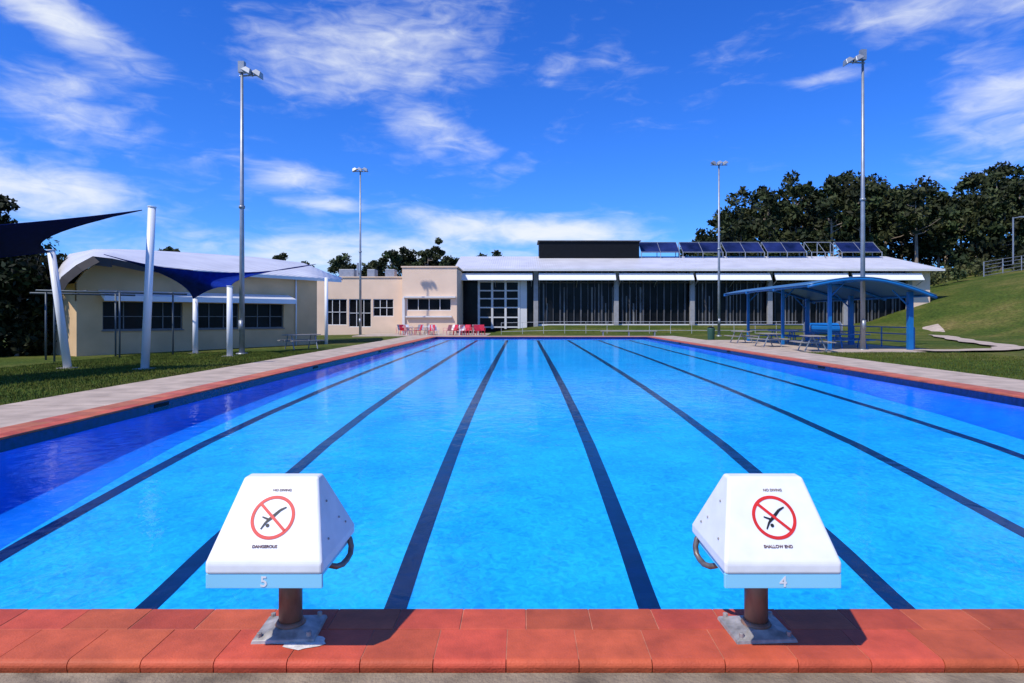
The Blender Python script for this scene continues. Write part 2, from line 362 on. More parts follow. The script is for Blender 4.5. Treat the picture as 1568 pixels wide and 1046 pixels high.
# ------------------------------------------------------------------ starting blocks
def starting_block(cx,num):
    e=empty('starting_block',(cx,3.4,0))
    b=B()
    hw=.28; y0,y1=3.05,3.65
    V=[(cx-hw,y0,.44),(cx+hw,y0,.44),(cx+hw,y1,.44),(cx-hw,y1,.44),
       (cx-hw,y0,.495),(cx+hw,y0,.495),(cx+hw,y1,.49),(cx-hw,y1,.49),
       (cx-.19,3.28,.85),(cx+.19,3.28,.85),(cx+.19,3.36,.85),(cx-.19,3.36,.85)]
    b.add(V,[(0,3,2,1),(0,1,5,4),(1,2,6,5),(2,3,7,6),(3,0,4,7),(4,5,9,8),(5,6,10,9),(6,7,11,10),(7,4,8,11),(8,9,10,11)])
    b.done('cover',M_fibre,e,bevel=.014,seg=3)
    b=B(); b.box(cx-hw+.002,cx+hw-.002,y0+.006,y0+.026,.372,.441); b.box(cx-hw+.02,cx+hw-.02,y0+.031,y1-.03,.405,.439)
    b.done('number_panel',M_lblue,e,bevel=.003)
    b=B(); b.tube([(cx,3.41,.02),(cx,3.41,.41)],.06,20); b.tube([(cx,3.41,.03),(cx,3.41,.06)],[.085,.066],20)
    b.done('post',M_brown,e,smooth=True)
    b=B(Matrix.Translation((cx,3.41,0))@Matrix.Rotation(.06,4,'Z'))
    b.add([(-.16,-.14,0),(.16,-.14,0),(.16,.14,0),(-.16,.14,0),(-.155,-.135,.016),(.155,-.135,.016),(.155,.135,.016),(-.155,.135,.016),
           (-.08,-.08,.04),(.08,-.08,.04),(.08,.08,.04),(-.08,.08,.04)],
          [(0,1,5,4),(1,2,6,5),(2,3,7,6),(3,0,4,7),(4,5,9,8),(5,6,10,9),(6,7,11,10),(7,4,8,11),(8,9,10,11)])
    for sx in(-1,1):
        for sy in(-1,1): b.tube([(sx*.125,sy*.11,.015),(sx*.125,sy*.11,.045)],.014,6)
    b.done('base_plate',M_plate,e,bevel=.003)
    b=B()
    for s in(-1,1):
        X=cx+s*(hw+.0)
        b.tube([(cx+s*(hw-.03),3.58,.45),(X-.01*s,3.575,.43),(X,3.57,.39),(X,3.55,.355),(X-.01*s,3.52,.335),(X-.02*s,3.47,.328),(cx+s*(hw-.04),3.43,.332),(cx+s*(hw-.08),3.40,.35),(cx+s*(hw-.1),3.38,.42)],.016,8)
    b.done('grip_rail',M_rail,e,smooth=True)
    b=B()
    for s in(-1,1):
        for (yy_,zz) in((3.2,.56),(3.42,.6),(3.5,.55),(3.3,.72)):
            t=(zz-.495)/.355; X=hw+(.19-hw)*t
            b.tube([(cx+s*(X-.003),yy_,zz),(cx+s*(X+.005),yy_,zz+.002)],.006,8)
    b.done('fixing_bolts',M_plate,e)
    u=Vector((1,0,0)); vv=Vector((0,.23,.355)).normalized(); n=u.cross(vv)
    T=Matrix.Translation(Vector((cx,3.05,.495))+n*.0025)@Matrix(((u.x,vv.x,n.x,0),(u.y,vv.y,n.y,0),(u.z,vv.z,n.z,0),(0,0,0,1)))
    b=B(T); N=48; cv=.217; v=[];f=[]; R=.108
    for k in range(N):
        a=2*math.pi*k/N; v+=[(R*math.cos(a),cv+R*math.sin(a),0),((R-.016)*math.cos(a),cv+(R-.016)*math.sin(a),0)]
    for k in range(N): j=(k+1)%N; f.append((2*k,2*k+1,2*j+1,2*j))
    b.add(v,f)
    a=math.radians(-43); d=Vector((math.cos(a),math.sin(a))); q=Vector((-d.y,d.x))*.007; c=Vector((0,cv))
    P=[c-d*.095-q,c+d*.095-q,c+d*.095+q,c-d*.095+q]; b.add([(p.x,p.y,.002) for p in P],[(0,1,2,3)])
    b.done('prohibition_ring',M_red,e)
    b=B(T)
    def strip(p0,p1,w0,w1,z=.001):
        p0=Vector(p0);p1=Vector(p1); dd=(p1-p0).normalized(); qq=Vector((-dd.y,dd.x))
        b.add([(*(p0-qq*w0),z),(*(p1-qq*w1),z),(*(p1+qq*w1),z),(*(p0+qq*w0),z)],[(0,1,2,3)])
    c0=cv
    strip((-.004,c0+.0),(.03,c0+.035),.008,.006,.0006); strip((.03,c0+.035),(.058,c0+.05),.006,.003,.0009)
    strip((-.004,c0),(-.03,c0-.025),.008,.005,.0009); strip((-.03,c0-.025),(-.048,c0-.058),.005,.003,.0012)
    strip((-.02,c0-.01),(-.052,c0+.002),.005,.003,.0014)
    hd=[(-.018+.009*math.cos(t*math.pi/6),c0-.04+.009*math.sin(t*math.pi/6),.001) for t in range(12)]
    b.add(hd,[tuple(range(12))])
    b.done('diver_pictogram',M_black,e)
    def txt(s,x,y,size,mt,TT,nm,of):
        cu=bpy.data.curves.new(nm,'FONT'); cu.body=s; cu.size=size; cu.align_x='CENTER'; cu.offset=of; cu.extrude=.0003
        cu.materials.append(mt); o=bpy.data.objects.new(nm,cu); COL.objects.link(o)
        o.parent=e; o.matrix_parent_inverse=Matrix.Translation(-Vector(e.location))
        o.matrix_basis=TT@Matrix.Translation((x,y,.0005))
    txt('NO DIVING',.02,.347,.018,M_faded,T,'sign_text_top',.0003); txt('SHALLOW END' if num=='4' else 'DANGEROUS',-.01,.07,.02,M_faded,T,'sign_text_bottom',.0006)
    T2=Matrix.Translation((cx,y0+.0045,.382))@Matrix.Rotation(math.pi/2,4,'X')
    txt(num,0,0,.07,M_white,T2,'lane_number',.0015)
    return e
starting_block(-1.235,'5'); starting_block(1.245,'4')
b=B(); v=[]
for k in range(22):
    a=2*math.pi*k/22; r=(.09+.07*random.random()); v.append((-1.14+r*math.cos(a)*.9,3.29+r*math.sin(a)*.6,.003))
b.add(v,[tuple(range(22))]); b.done('mortar_patch',M_mortar)

# ------------------------------------------------------------------ floodlight poles
def flood(x,y,h,dirx,small=False):
    e=empty('floodlight_pole',(x,y,0)); z0=g(x,y)
    b=B(); b.tube([(x,y,z0-.1),(x,y,h*.45),(x,y,h)],[.13,.1,.06],12); b.box(x-.2,x+.2,y-.2,y+.2,z0-.1,z0+.06); b.box(x-.09,x+.09,y-.16,y-.08,1.0,1.5)
    b.tube([(x,y,h*.5),(x,y,h*.5+.12)],.14,10)
    b.done('pole',M_galv,e,smooth=True)
    b=B()
    if not small:
        b.tube([(x-dirx*.1,y,h-.55),(x+dirx*.85,y,h-.5)],.04,8)
        for k,(dx,dy,ro) in enumerate(((.32,-.1,.5),(.72,.1,.55))):
            T=Matrix.Translation((x+dirx*dx,y+dy,h-.36-.06*k))@Matrix.Rotation(dirx*ro,4,'Y')
            c=B(T); c.add([(-.24,-.25,-.1),(.24,-.25,-.1),(.24,.25,-.1),(-.24,.25,-.1),(-.12,-.16,.14),(.12,-.16,.14),(.12,.16,.14),(-.12,.16,.14)],
                 [(0,3,2,1),(4,5,6,7),(0,1,5,4),(1,2,6,5),(2,3,7,6),(3,0,4,7)]); c.done('lamp_head_%d'%k,M_galv,e,bevel=.02)
        b.box(x-.14,x+.14,y-.12,y+.12,h-.4,h+.12)
    else:
        b.tube([(x-.75,y,h-.12),(x+.75,y,h-.12)],.04,8)
        for k,dx in enumerate((-.5,.0,.5)):
            T=Matrix.Translation((x+dx,y-.12,h+.02))@Matrix.Rotation(-.5*dirx*(-1 if k else 1),4,'Y')
            c=B(T); c.add([(-.26,-.2,-.1),(.26,-.2,-.1),(.26,.2,-.1),(-.26,.2,-.1),(-.14,-.12,.16),(.14,-.12,.16),(.14,.12,.16),(-.14,.12,.16)],
                 [(0,3,2,1),(4,5,6,7),(0,1,5,4),(1,2,6,5),(2,3,7,6),(3,0,4,7)]); c.done('lamp_head_%d'%k,M_galv,e,bevel=.02)
    b.done('crossarm',M_galv,e)
flood(-13.15,30,13.5,1); flood(17.55,33,15.3,-1); flood(-15.2,60,15.4,1,True); flood(17.5,57,15.3,-1,True)

# ------------------------------------------------------------------ shade sails
def sail_post(p0,p1,r=.13):
    e=empty('shade_sail_post',(p0[0],p0[1],0)); b=B()
    z0=g(p0[0],p0[1]); b.tube([(p0[0],p0[1],z0-.1),p1],[r,r*.92],14)
    d=(Vector(p1)-Vector(p0)).normalized(); b.tube([Vector(p1),Vector(p1)+d*.03],[r*1.05,r*1.05],14)
    b.done('post',M_white,e,smooth=True); b=B(); b.box(p0[0]-.25,p0[0]+.25,p0[1]-.25,p0[1]+.25,z0-.1,z0+.03); b.done('footing',M_plate,e)
    return e
sail_post((-12.54,21.25,0),(-12.3,21.25,5.3)); sail_post((-15.9,22.4,0),(-16.35,22.2,3.96))
sail_post((-16.1,31.5,0),(-16.1,31.5,2.6)); sail_post((-12.9,28.2,0),(-12.9,28.2,3.0)); sail_post((-19,12,0),(-19.4,11.6,1.9))
def sail(name,cs,sag,matl,dz=0):
    C=[Vector(c) for c in cs]; mid=sum(C,Vector())/4; e=empty(name,tuple(mid))
    N=20
    def edge(i,t):
        a=C[i];c=C[(i+1)%4]; p=a.lerp(c,t); m=(a+c)/2; k=4*t*(1-t)*sag[i]; return p+(mid-m)*k
    v=[];f=[]
    for j in range(N+1):
        for i in range(N+1):
            s=i/N;t=j/N
            b0=edge(0,s); b1=edge(2,1-s); l=edge(3,1-t); r=edge(1,t)
            p=(1-t)*b0+t*b1+(1-s)*l+s*r-((1-s)*(1-t)*C[0]+s*(1-t)*C[1]+s*t*C[2]+(1-s)*t*C[3])
            v.append(p+Vector((0,0,dz*16*s*(1-s)*t*(1-t))))
    for j in range(N):
        for i in range(N): f.append((j*(N+1)+i,j*(N+1)+i+1,(j+1)*(N+1)+i+1,(j+1)*(N+1)+i))
    b=B(); b.add(v,f); b.done('fabric',matl,e,smooth=True)
    b=B()
    for i in range(4): b.tube([edge(i,t/12) for t in range(13)],.014,6)
    b.done('edge_cable',matl,e)
sail('shade_sail',[(-12.6,21.2,5.2),(-16.3,22.1,3.9),(-19.2,12.2,1.7),(-15.5,12.5,3.3)],[.3,.08,.2,.3],M_navycloth)
sail_post((-15.2,12.2,0),(-15.3,12.3,3.6))
sail('shade_sail',[(-17.0,26.0,4.2),(-16.1,31.3,2.55),(-12.95,28.4,2.95),(-12.1,37.5,4.75)],[.25,.3,.45,.78],M_bluecloth)

# ------------------------------------------------------------------ hall with curved roof (left)
hall=empty('curved_roof_hall',(-18,38,0))
P0=Vector((-21.6,31,0)); dr=Vector((8.4,10,0)).normalized(); nm=Vector((dr.y,-dr.x,0))
T=Matrix(((dr.x,nm.x,0,P0.x),(dr.y,nm.y,0,P0.y),(0,0,1,0),(0,0,0,1)))
L=13.1
b=B(T)
def wbox(b,s0,s1,z0,z1,t0=-.25,t1=0,mi=0): b.box(s0,s1,t0,t1,z0,z1,mi)
wbox(b,0,L,-.6,1.0)
wins=[(1.1,4.9),(5.5,8.0),(8.35,10.8)]
prev=0
for s0,s1 in wins: wbox(b,prev,s0,1.0,2.42); prev=s1
wbox(b,prev,L,1.0,2.42)
tp=[(0,3.35),(.35,3.9),(.9,4.3),(1.6,4.35),(3,4.2),(6,4.15),(L,4.15)]
for i in range(len(tp)-1):
    (a,za),(c,zc)=tp[i],tp[i+1]
    b.add([(a,0,2.42),(c,0,2.42),(c,0,zc),(a,0,za),(a,-.25,2.42),(c,-.25,2.42),(c,-.25,zc),(a,-.25,za)],[(0,1,2,3),(5,4,7,6),(3,2,6,7)])
b.done('front_wall',M_tan,hall)
b=B(T); b.box(L-.25,L,-8,-.25,-.6,4.15); b.box(0,.25,-8,-.25,-.6,3.3); b.box(0,L,-8.25,-8,-.6,4.5); b.done('side_walls',M_tan,hall)
b=B(T)
for s0,s1 in wins: b.box(s0,s1,-.2,-.16,1.0,2.42)
b.done('window_glass',M_glass,hall)
b=B(T)
for s0,s1 in wins:
    n=max(2,int((s1-s0)/.8))
    for k in range(n+1):
        s=s0+.03+(s1-s0-.06)*k/n; b.box(s-.025,s+.025,-.155,-.1,1.0,2.42)
    b.box(s0,s1,-.1,-.06,1.66,1.70); b.box(s0,s1,-.1,-.06,1.0,1.05)
    b.box(s0-.05,s1+.05,.001,.08,.94,.995)
b.done('window_frames',mat('grey_window_frame',(.16,.16,.16),.5),hall)
b=B(T)
b.add([(.9,.003,3.0),(11.1,.003,3.0),(11.1,.95,2.72),(.9,.95,2.72),(.9,.003,2.9),(11.1,.003,2.9),(11.1,.95,2.45),(.9,.95,2.45)],
      [(0,1,2,3),(7,6,5,4),(2,1,5,6),(0,3,7,4),(3,2,6,7)])
b.done('window_awning',M_white,hall)
b=B(T); b.tube([(L+.1,.9,-.2),(L+.1,.9,4.15)],.11,10); b.tube([(11.6,.06,-.2),(11.6,.06,4.1)],.05,8); b.done('columns',M_white,hall,smooth=True)
F=[(-21.9,30.0,2.95),(-21.6,30.0,3.5),(-21.0,30.1,4.05),(-20.4,30.4,4.5),(-19.9,31,4.45),(-19.25,32.4,4.25),(-17.85,34.6,4.15),(-15.6,37.4,4.12),(-13.6,40,4.1),(-12.0,42.2,4.08)]
R=[(-28.0,38,3.9),(-27.4,38,4.9),(-26.9,38,5.4),(-26.1,39,5.78),(-25.2,39.6,5.86),(-24.2,40.4,5.9),(-21.9,43,5.96),(-18.9,46,5.94),(-16.4,48,5.7),(-14.0,50,4.6)]
v=[];f=[];N=10
for j in range(N+1):
    t=j/N
    for a,c in zip(F,R):
        p=Vector(a).lerp(Vector(c),t); p.z+=.15*math.sin(math.pi*t); v.append(p)
n=len(F)
for j in range(N):
    for i in range(n-1): f.append((j*n+i,j*n+i+1,(j+1)*n+i+1,(j+1)*n+i))
b=B(); b.add(v,f); b.done('curved_roof',M_roof,hall,smooth=True,solid=.1)
b=B()
nmf=Vector((.6,-.8,0))
for i in range(n-1):
    a=Vector(F[i])+nmf*.14;c=Vector(F[i+1])+nmf*.14
    a.z+=.03;c.z+=.03
    perp=Vector((.75,0,-.66)) if i<3 else Vector((0,0,-1))
    h=.42 if i<4 else (.32 if i<6 else .18)
    b.add([a,c,c+perp*h,a+perp*h],[(0,1,2,3)],0 if i<6 else 1)
b.done('roof_fascia',[M_fascia,M_whitewall],hall,solid=.03)
pg=empty('pipe_pergola',(-18.5,28.5,0)); b=B()
for (x,y) in((-19.6,26.8),(-18,28.6),(-16.6,30.4),(-21,28.2),(-19.2,30.2)): b.tube([(x,y,-.3),(x,y,2.75)],.04,8)
b.tube([(-20,26.3,2.75),(-16.2,30.9,2.75)],.04,8); b.tube([(-21.4,27.8,2.7),(-18.7,30.9,2.7)],.04,8)
for t in range(5):
    x=-19.6+t*.75; y=26.8+t*.9; b.tube([(x,y,2.8),(x-1.4,y+1.4,2.8)],.03,6)
b.done('pipework',mat('dark_pipe',(.09,.11,.12),.5,metal=.3),pg,smooth=True)

# ------------------------------------------------------------------ peach amenities block
am=empty('peach_amenities_building',(-13,68,0))
def wall_with(b,x0,x1,y,z0,z1,ops,th=.3):
    cur=x0
    for xa,xb,za,zb in sorted(ops):
        if xa>cur: b.box(cur,xa,y,y+th,z0,z1)
        if za>z0: b.box(xa,xb,y,y+th,z0,za)
        if zb<z1: b.box(xa,xb,y,y+th,zb,z1)
        cur=xb
    if cur<x1: b.box(cur,x1,y,y+th,z0,z1)
def windows(par,lst,y,name,nm_=.8,mid=True,fm=M_whitewall):
    b=B()
    for xa,xb,za,zb in lst: b.box(xa,xb,y+.16,y+.2,za,zb)
    b.done(name+'_glass',M_glass,par); b=B()
    for xa,xb,za,zb in lst:
        n=max(1,round((xb-xa)/nm_))
        for k in range(n+1):
            x=xa+.03+(xb-xa-.06)*k/n; b.box(x-.03,x+.03,y+.09,y+.155,za,zb)
        if mid: b.box(xa,xb,y+.05,y+.088,(za+zb)/2-.03,(za+zb)/2+.03)
        b.box(xa,xb,y+.05,y+.088,za,za+.07); b.box(xa,xb,y+.05,y+.088,zb-.07,zb)
    b.done(name+'_frames',fm,par)
ops=[(-20.4,-18.1,.8,3.5),(-17.9,-15.6,.6,3.5),(-15.4,-13.3,1.7,3.5)]
b=B(); wall_with(b,-24,-12.3,66,-.5,5.7,ops); b.box(-24,-12.3,66.31,74,-.5,5.6); b.done('low_wing_walls',M_peach,am)
windows(am,ops,66,'low_wing')
ops2=[(-11.8,-7.3,2.3,3.55)]
b=B(); wall_with(b,-12.299,-6.7,65.4,-.5,6.7,ops2); b.box(-12.299,-6.7,65.71,74,-.5,6.6); b.done('high_wing_walls',M_peach,am)
windows(am,ops2,65.4,'high_wing',1.1,False)
b=B(); b.box(-24.1,-12.31,65.9,74.1,5.7,5.82); b.box(-12.4,-6.6,65.3,74.1,6.7,6.84); b.done('parapet_capping',M_peach,am)
b=B(); b.box(-12.1,-6.8,65.0,65.38,3.6,3.75); b.box(-11.9,-7.2,65.1,65.38,1.6,1.75); b.box(-12.25,-12.0,65.2,65.39,-.1,3.59); b.done('canopy_and_sill',M_whitewall,am)
b=B()
for x,z,w in((-19.5,5.82,1.6),(-16.5,5.82,.8),(-14.6,5.82,1.0)): b.box(x,x+w,68,69.5,z,z+.9)
b.tube([(-17.5,68,5.8),(-17.5,68,7.4)],.12,8)
b.done('roof_plant',M_galv,am,bevel=.03)

# ------------------------------------------------------------------ main aquatic hall
mh=empty('aquatic_centre_building',(19,76,0))
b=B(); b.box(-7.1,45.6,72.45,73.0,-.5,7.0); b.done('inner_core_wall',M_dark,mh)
b=B()
b.add([(45.6,71.6,-.5),(45.6,88,-.5),(45.6,88,8.6),(45.6,82,9.2),(45.6,71.6,6.85)],[(0,1,2,3,4)])
b.add([(-7.1,71.6,-.5),(-7.1,88,-.5),(-7.1,88,8.6),(-7.1,82,9.2),(-7.1,71.6,6.85)],[(4,3,2,1,0)])
b.add([(45.6,71.6,-.5),(45.6,71.6,6.8),(43.2,71.6,6.8),(43.2,71.6,-.5)],[(0,1,2,3)])
b.box(-7.1,45.6,87.7,88,-.5,8.4)
b.done('end_walls',M_peach,mh)
b=B(); b.box(-7.0,43.1,72.2,72.24,.3,6.8); b.done('glazing',M_glass,mh)
b=B(); x=1.9; k=0
while x<43:
    w=.035 if k%3 else .08; b.box(x-w,x+w,72.02,72.19,.3,6.8); x+=.78; k+=1
b.box(1.8,43.1,71.96,72.015,5.45,5.55)
b.done('mullions',M_mull,mh)
b=B(); x=2.3
while x<42.6:
    if random.random()<.55: b.box(x,x+random.uniform(.05,.2),72.195,72.199,.3,random.choice((3.2,4.0,5.0,5.4)))
    x+=.39
b.done('vertical_blinds',mat('grey_blind',(.17,.17,.165),.8,var=.5,scale=.5),mh)
b=B(); b.box(1.8,43.1,71.94,72.015,.3,.85); b.done('plinth',M_whitewall,mh)
b=B()
for i,x in enumerate((1.5,10.5,19.0,27.7,36.2,43.3)): b.box(x-.26,x+.26,71.5,71.93,-.2,6.8)
b.box(-7.1,-6.8,71.6,72.2,-.2,6.8)
b.done('columns',M_col,mh,bevel=.02)
b=B()
for x in(-4.9,-3.4,-1.9,-.4): b.box(x-.12,x+.12,71.9,72.15,.3,6.0)
for z in(.5,1.6,2.7,3.7,4.6,5.6): b.box(-4.78,-.52,71.93,72.1,z-.07,z+.07)
b.box(-.25,.5,71.95,72.17,.2,6.0)
b.done('door_frames',M_whitewall,mh)
segs=((-7.1,1.1),(1.8,10.3),(10.7,18.9),(19.2,27.4),(27.9,36.0),(36.5,44.2))
b=B()
for x0,x1 in segs:
    b.add([(x0,70.9,6.5),(x1,70.9,6.5),(x1,70.3,5.72),(x0,70.3,5.72),(x0,70.98,6.42),(x1,70.98,6.42),(x1,70.38,5.64),(x0,70.38,5.64)],
          [(3,2,1,0),(4,5,6,7),(2,3,7,6),(4,7,3,0),(6,5,1,2),(0,1,5,4)])
b.done('awning_panels',M_white,mh)
b=B()
for x0,x1 in segs:
    for xx in (x0+.1,(x0+x1)/2,x1-.1): b.tube([(xx,70.4,5.68),(xx,72,5.0)],.04,6); b.tube([(xx,70.94,6.42),(xx,72,6.45)],.04,6)
b.done('awning_brackets',M_galv,mh)
b=B()
b.add([(-7.6,70.7,6.95),(46.6,70.7,6.95),(46.6,82,9.4),(-7.9,82,9.4),(46.6,88.5,8.4),(-7.9,88.5,8.4)],[(0,1,2,3),(3,2,4,5)])
b.done('roof',M_roof,mh,solid=.22)
b=B(); b.box(-7.6,46.6,70.52,70.69,6.72,6.97); b.done('gutter',M_whitewall,mh)
b=B(); b.box(2.1,14.6,80,84,9.0,11.1); b.done('rooftop_clerestory',M_dark,mh)
b=B(); b.box(1.9,14.8,79.8,84.2,11.1,11.2); b.done('clerestory_cap',M_mull,mh)
b=B(); fr=B()
for x0,x1,gl in((14.9,19.7,1),(20.1,25.1,1),(25.5,30.3,1),(30.7,35.6,1),(36.2,39.6,0),(40.0,45.0,1)):
    if gl:
        b.add([(x0,80.2,9.75),(x1,80.2,9.75),(x1,82.2,11.2),(x0,82.2,11.2)],[(0,1,2,3)])
        b.add([(x0,80.25,9.7),(x1,80.25,9.7),(x1,82.25,11.15),(x0,82.25,11.15)],[(3,2,1,0)])
    for x in (x0,(x0+x1)/2,x1):
        fr.tube([(x,80.1,9.0),(x,80.1,9.8)],.05,6); fr.tube([(x,82.3,9.2),(x,82.3,11.25)],.05,6); fr.tube([(x,80.15,9.73),(x,82.2,11.23)],.03,6)
    fr.tube([(x0,80.15,9.76),(x1,80.15,9.76)],.04,6); fr.tube([(x0,82.2,11.23),(x1,82.2,11.23)],.04,6)
b.done('solar_panels',M_solar,mh); fr.done('solar_frames',M_galv,mh)

rl=empty('pool_fence',(10,60,0)); b=B()
x=-2.0
while x<26:
    z=g(x,60.5); b.tube([(x,60.5,z),(x,60.5,z+1.15)],.02,6); x+=2
for dz in(.3,1.12): b.tube([(-2,60.5,g(-2,60.5)+dz),(3,60.5,g(3,60.5)+dz),(26,60.5,g(26,60.5)+dz)],.018,6)
b.done('rails',M_railw,rl)
lb=empty('long_bench',(9.5,57,0)); b=B(); b.box(7,12,57.0,57.5,.35,.42); b.done('seat',M_timber,lb); b=B()
for x in(7.2,9.5,11.8): b.box(x-.05,x+.05,57.05,57.45,-.06,.349)
b.done('legs',M_galv,lb)

# ------------------------------------------------------------------ chairs, tables, bins
def chair(x,y,rot,m):
    e=empty('plastic_pool_chair',(x,y,0)); T=Matrix.Translation((x,y,-.015))@Matrix.Rotation(rot,4,'Z'); b=B(T)
    b.box(-.25,.25,-.24,.24,.4,.44); b.add([(-.25,.24,.44),(.25,.24,.44),(.25,.24+.16,.95),(-.25,.4,.95),(-.25,.27,.44),(.25,.27,.44),(.25,.43,.95),(-.25,.43,.95)],[(0,1,2,3),(7,6,5,4),(3,2,6,7),(0,3,7,4),(1,5,6,2)])
    for sx in(-1,1):
        for sy in(-1,1): b.tube([(sx*.22,sy*.2,.4),(sx*.26,sy*.25,0)],.022,6)
        b.box(sx*.27-.025,sx*.27+.025,-.22,.3,.64,.67); b.tube([(sx*.27,-.2,.42),(sx*.27,-.2,.65)],.02,6)
    b.done('shell',m,e)
M_pinkpl=mat('faded_red_plastic',(.7,.3,.3),.5)
for i in range(24):
    x=(-11.6+i*.33) if i<12 else (-6.9+(i-12)*.29); y=57.6+random.uniform(0,3)
    chair(x,y,random.uniform(-1.2,1.2)+(3.14 if i%4==0 else 0),(M_pinkpl,M_redpl,M_redpl,M_white)[(i*7)%4] if i>11 else (M_pinkpl,M_white,M_redpl,M_galv)[(i*7)%4])
def rtable(x,y,m):
    e=empty('round_patio_table',(x,y,0)); b=B(); b.tube([(x,y,.70),(x,y,.74)],.5,20); b.tube([(x,y,.02),(x,y,.70)],.03,8); b.tube([(x,y,-.01),(x,y,.02)],.28,16); b.done('table',m,e)
for x,y in((-10.6,59.2),(-8.9,60),(-5.6,59.6),(-4.2,60.2)): rtable(x,y,M_white)
def bin_(x,y):
    e=empty('litter_bin',(x,y,0)); z=g(x,y); b=B(); b.tube([(x,y,z),(x,y,z+.85),(x,y,z+.9)],[.24,.28,.25],16); b.done('drum',mat('green_bin',(.03,.09,.06),.5),e); b=B(); b.tube([(x,y,z+.9),(x,y,z+1.0)],[.27,.12],16); b.done('lid',M_dark,e)
bin_(14.0,47.5)
e=empty('lane_rope_reel',(22.5,47.5,0)); b=B()
b.tube([(21.4,48,.75),(23.6,48,.75)],.45,16); b.done('rope_drum',M_bluesteel,e); b=B()
for x in(21.3,23.7):
    b.tube([(x,47.5,-.05),(x,48,.78),(x,48.5,-.05)],.04,6); b.tube([(x-.02,48,.75),(x+.02,48,.75)],.6,18)
b.done('frame',M_galv,e)

# ------------------------------------------------------------------ curved picnic shelter
sh=empty('picnic_shelter',(17.5,38.5,0))
v=[];f=[];N=18
def zp(t): return 3.3+(2.75-3.3)*t+ .62*math.sin(math.pi*t)
ysh=[31.8+i*(13.4/10) for i in range(11)]
for yy_ in ysh:
    for i in range(N+1):
        t=i/N; v.append((14.2+6.4*t,yy_,zp(t)))
for j in range(10):
    for i in range(N): f.append((j*(N+1)+i,j*(N+1)+i+1,(j+1)*(N+1)+i+1,(j+1)*(N+1)+i))
b=B(); b.add(v,f); b.done('vaulted_roof',M_blueroof,sh,smooth=True,solid=.05)
b=B()
for yy_ in (31.85,36.3,40.7,45.1):
    b.tube([(14.2+6.4*i/N,yy_,zp(i/N)-.13) for i in range(N+1)],.075,8)
for t in(.03,.5,.97): b.tube([(14.2+6.4*t,31.8,zp(t)-.1),(14.2+6.4*t,45.2,zp(t)-.1)],.06,6)
b.done('roof_arches',M_bluesteel,sh,smooth=True)
b=B()
for yy_ in(32.7,38.6,44.5):
    for x in(15.7,19.8):
        t=(x-14.2)/6.4; zt=zp(t)-.12
        w=.12 if x>18 else .08
        b.box(x-w,x+w,yy_-w,yy_+w,-.05,zt)
        b.tube([(x,yy_,zt-.8),(x+(-.9 if x>18 else .9),yy_,zt+.1)],.045,6)
b.done('posts',M_bluesteel,sh,bevel=.01)
b=B()
for z in(.35,.75,1.1): b.tube([(15.8,45,z),(19.7,45,z)],.03,6)
for z in(.35,.75,1.1): b.tube([(20.2,33,z),(20.2,44.8,z)],.03,6)
for y_ in (33,36,39,42,44.8): b.tube([(20.2,y_,-.05),(20.2,y_,1.12)],.035,6)
b.done('guard_rails',M_bluesteel,sh)
def ptable(x,y,rot,m,m2):
    e=empty('picnic_table',(x,y,0)); T=Matrix.Translation((x,y,-.018))@Matrix.Rotation(rot,4,'Z'); b=B(T)
    for k in range(4): b.box(-.9,.9,-.38+k*.195,-.2+k*.195,.72,.76)
    for s in(-1,1):
        for k in range(2): b.box(-.9,.9,s*.72-.14+k*.15,s*.72-.01+k*.15,.43,.47)
    b.done('top_and_seats',m,e); b=B(T)
    for sx in(-.65,.65):
        b.tube([(sx,-.7,.42),(sx,.7,.42)],.03,6)
        for s in(-1,1): b.tube([(sx,s*.2,.72),(sx,s*.5,0)],.03,6)
    b.done('frame',m2,e)
ptable(13.9,36.2,1.57,M_timber,M_galv); ptable(14.3,31.6,1.4,M_timber,M_galv)
ptable(17.6,34.4,0,M_bluesteel,M_bluesteel); ptable(17.8,37.4,0,M_bluesteel,M_bluesteel); ptable(17.6,40.4,0,M_bluesteel,M_bluesteel); ptable(17.6,43.2,0,M_bluesteel,M_bluesteel)
ptable(14.2,41.5,1.57,M_timber,M_galv)
ptable(-11.6,33.6,.8,M_timber,M_galv)

hf=empty('hill_fence',(70,90,0)); b=B(); prevp=None
for i in range(16):
    x=62+i*3; yv=86+i*.6; z=g(x,yv); b.tube([(x,yv,z-.2),(x,yv,z+2.0)],.07,6)
    if prevp:
        for dz in(.1,.55,1.0,1.5,1.95): b.tube([(prevp[0],prevp[1],prevp[2]+dz),(x,yv,z+dz)],.035,5)
    prevp=(x,yv,z)
b.done('posts_and_rails',M_galv,hf)
lp=empty('street_lamp',(69,90,0)); b=B(); z=g(69,90); b.tube([(69,90,z),(69,90,z+7.5)],.1,8); b.tube([(69,90,z+7.4),(70.2,90,z+7.6)],.06,6); b.box(69.9,70.7,89.85,90.15,z+7.5,z+7.68); b.done('lamp_post',M_galv,lp)

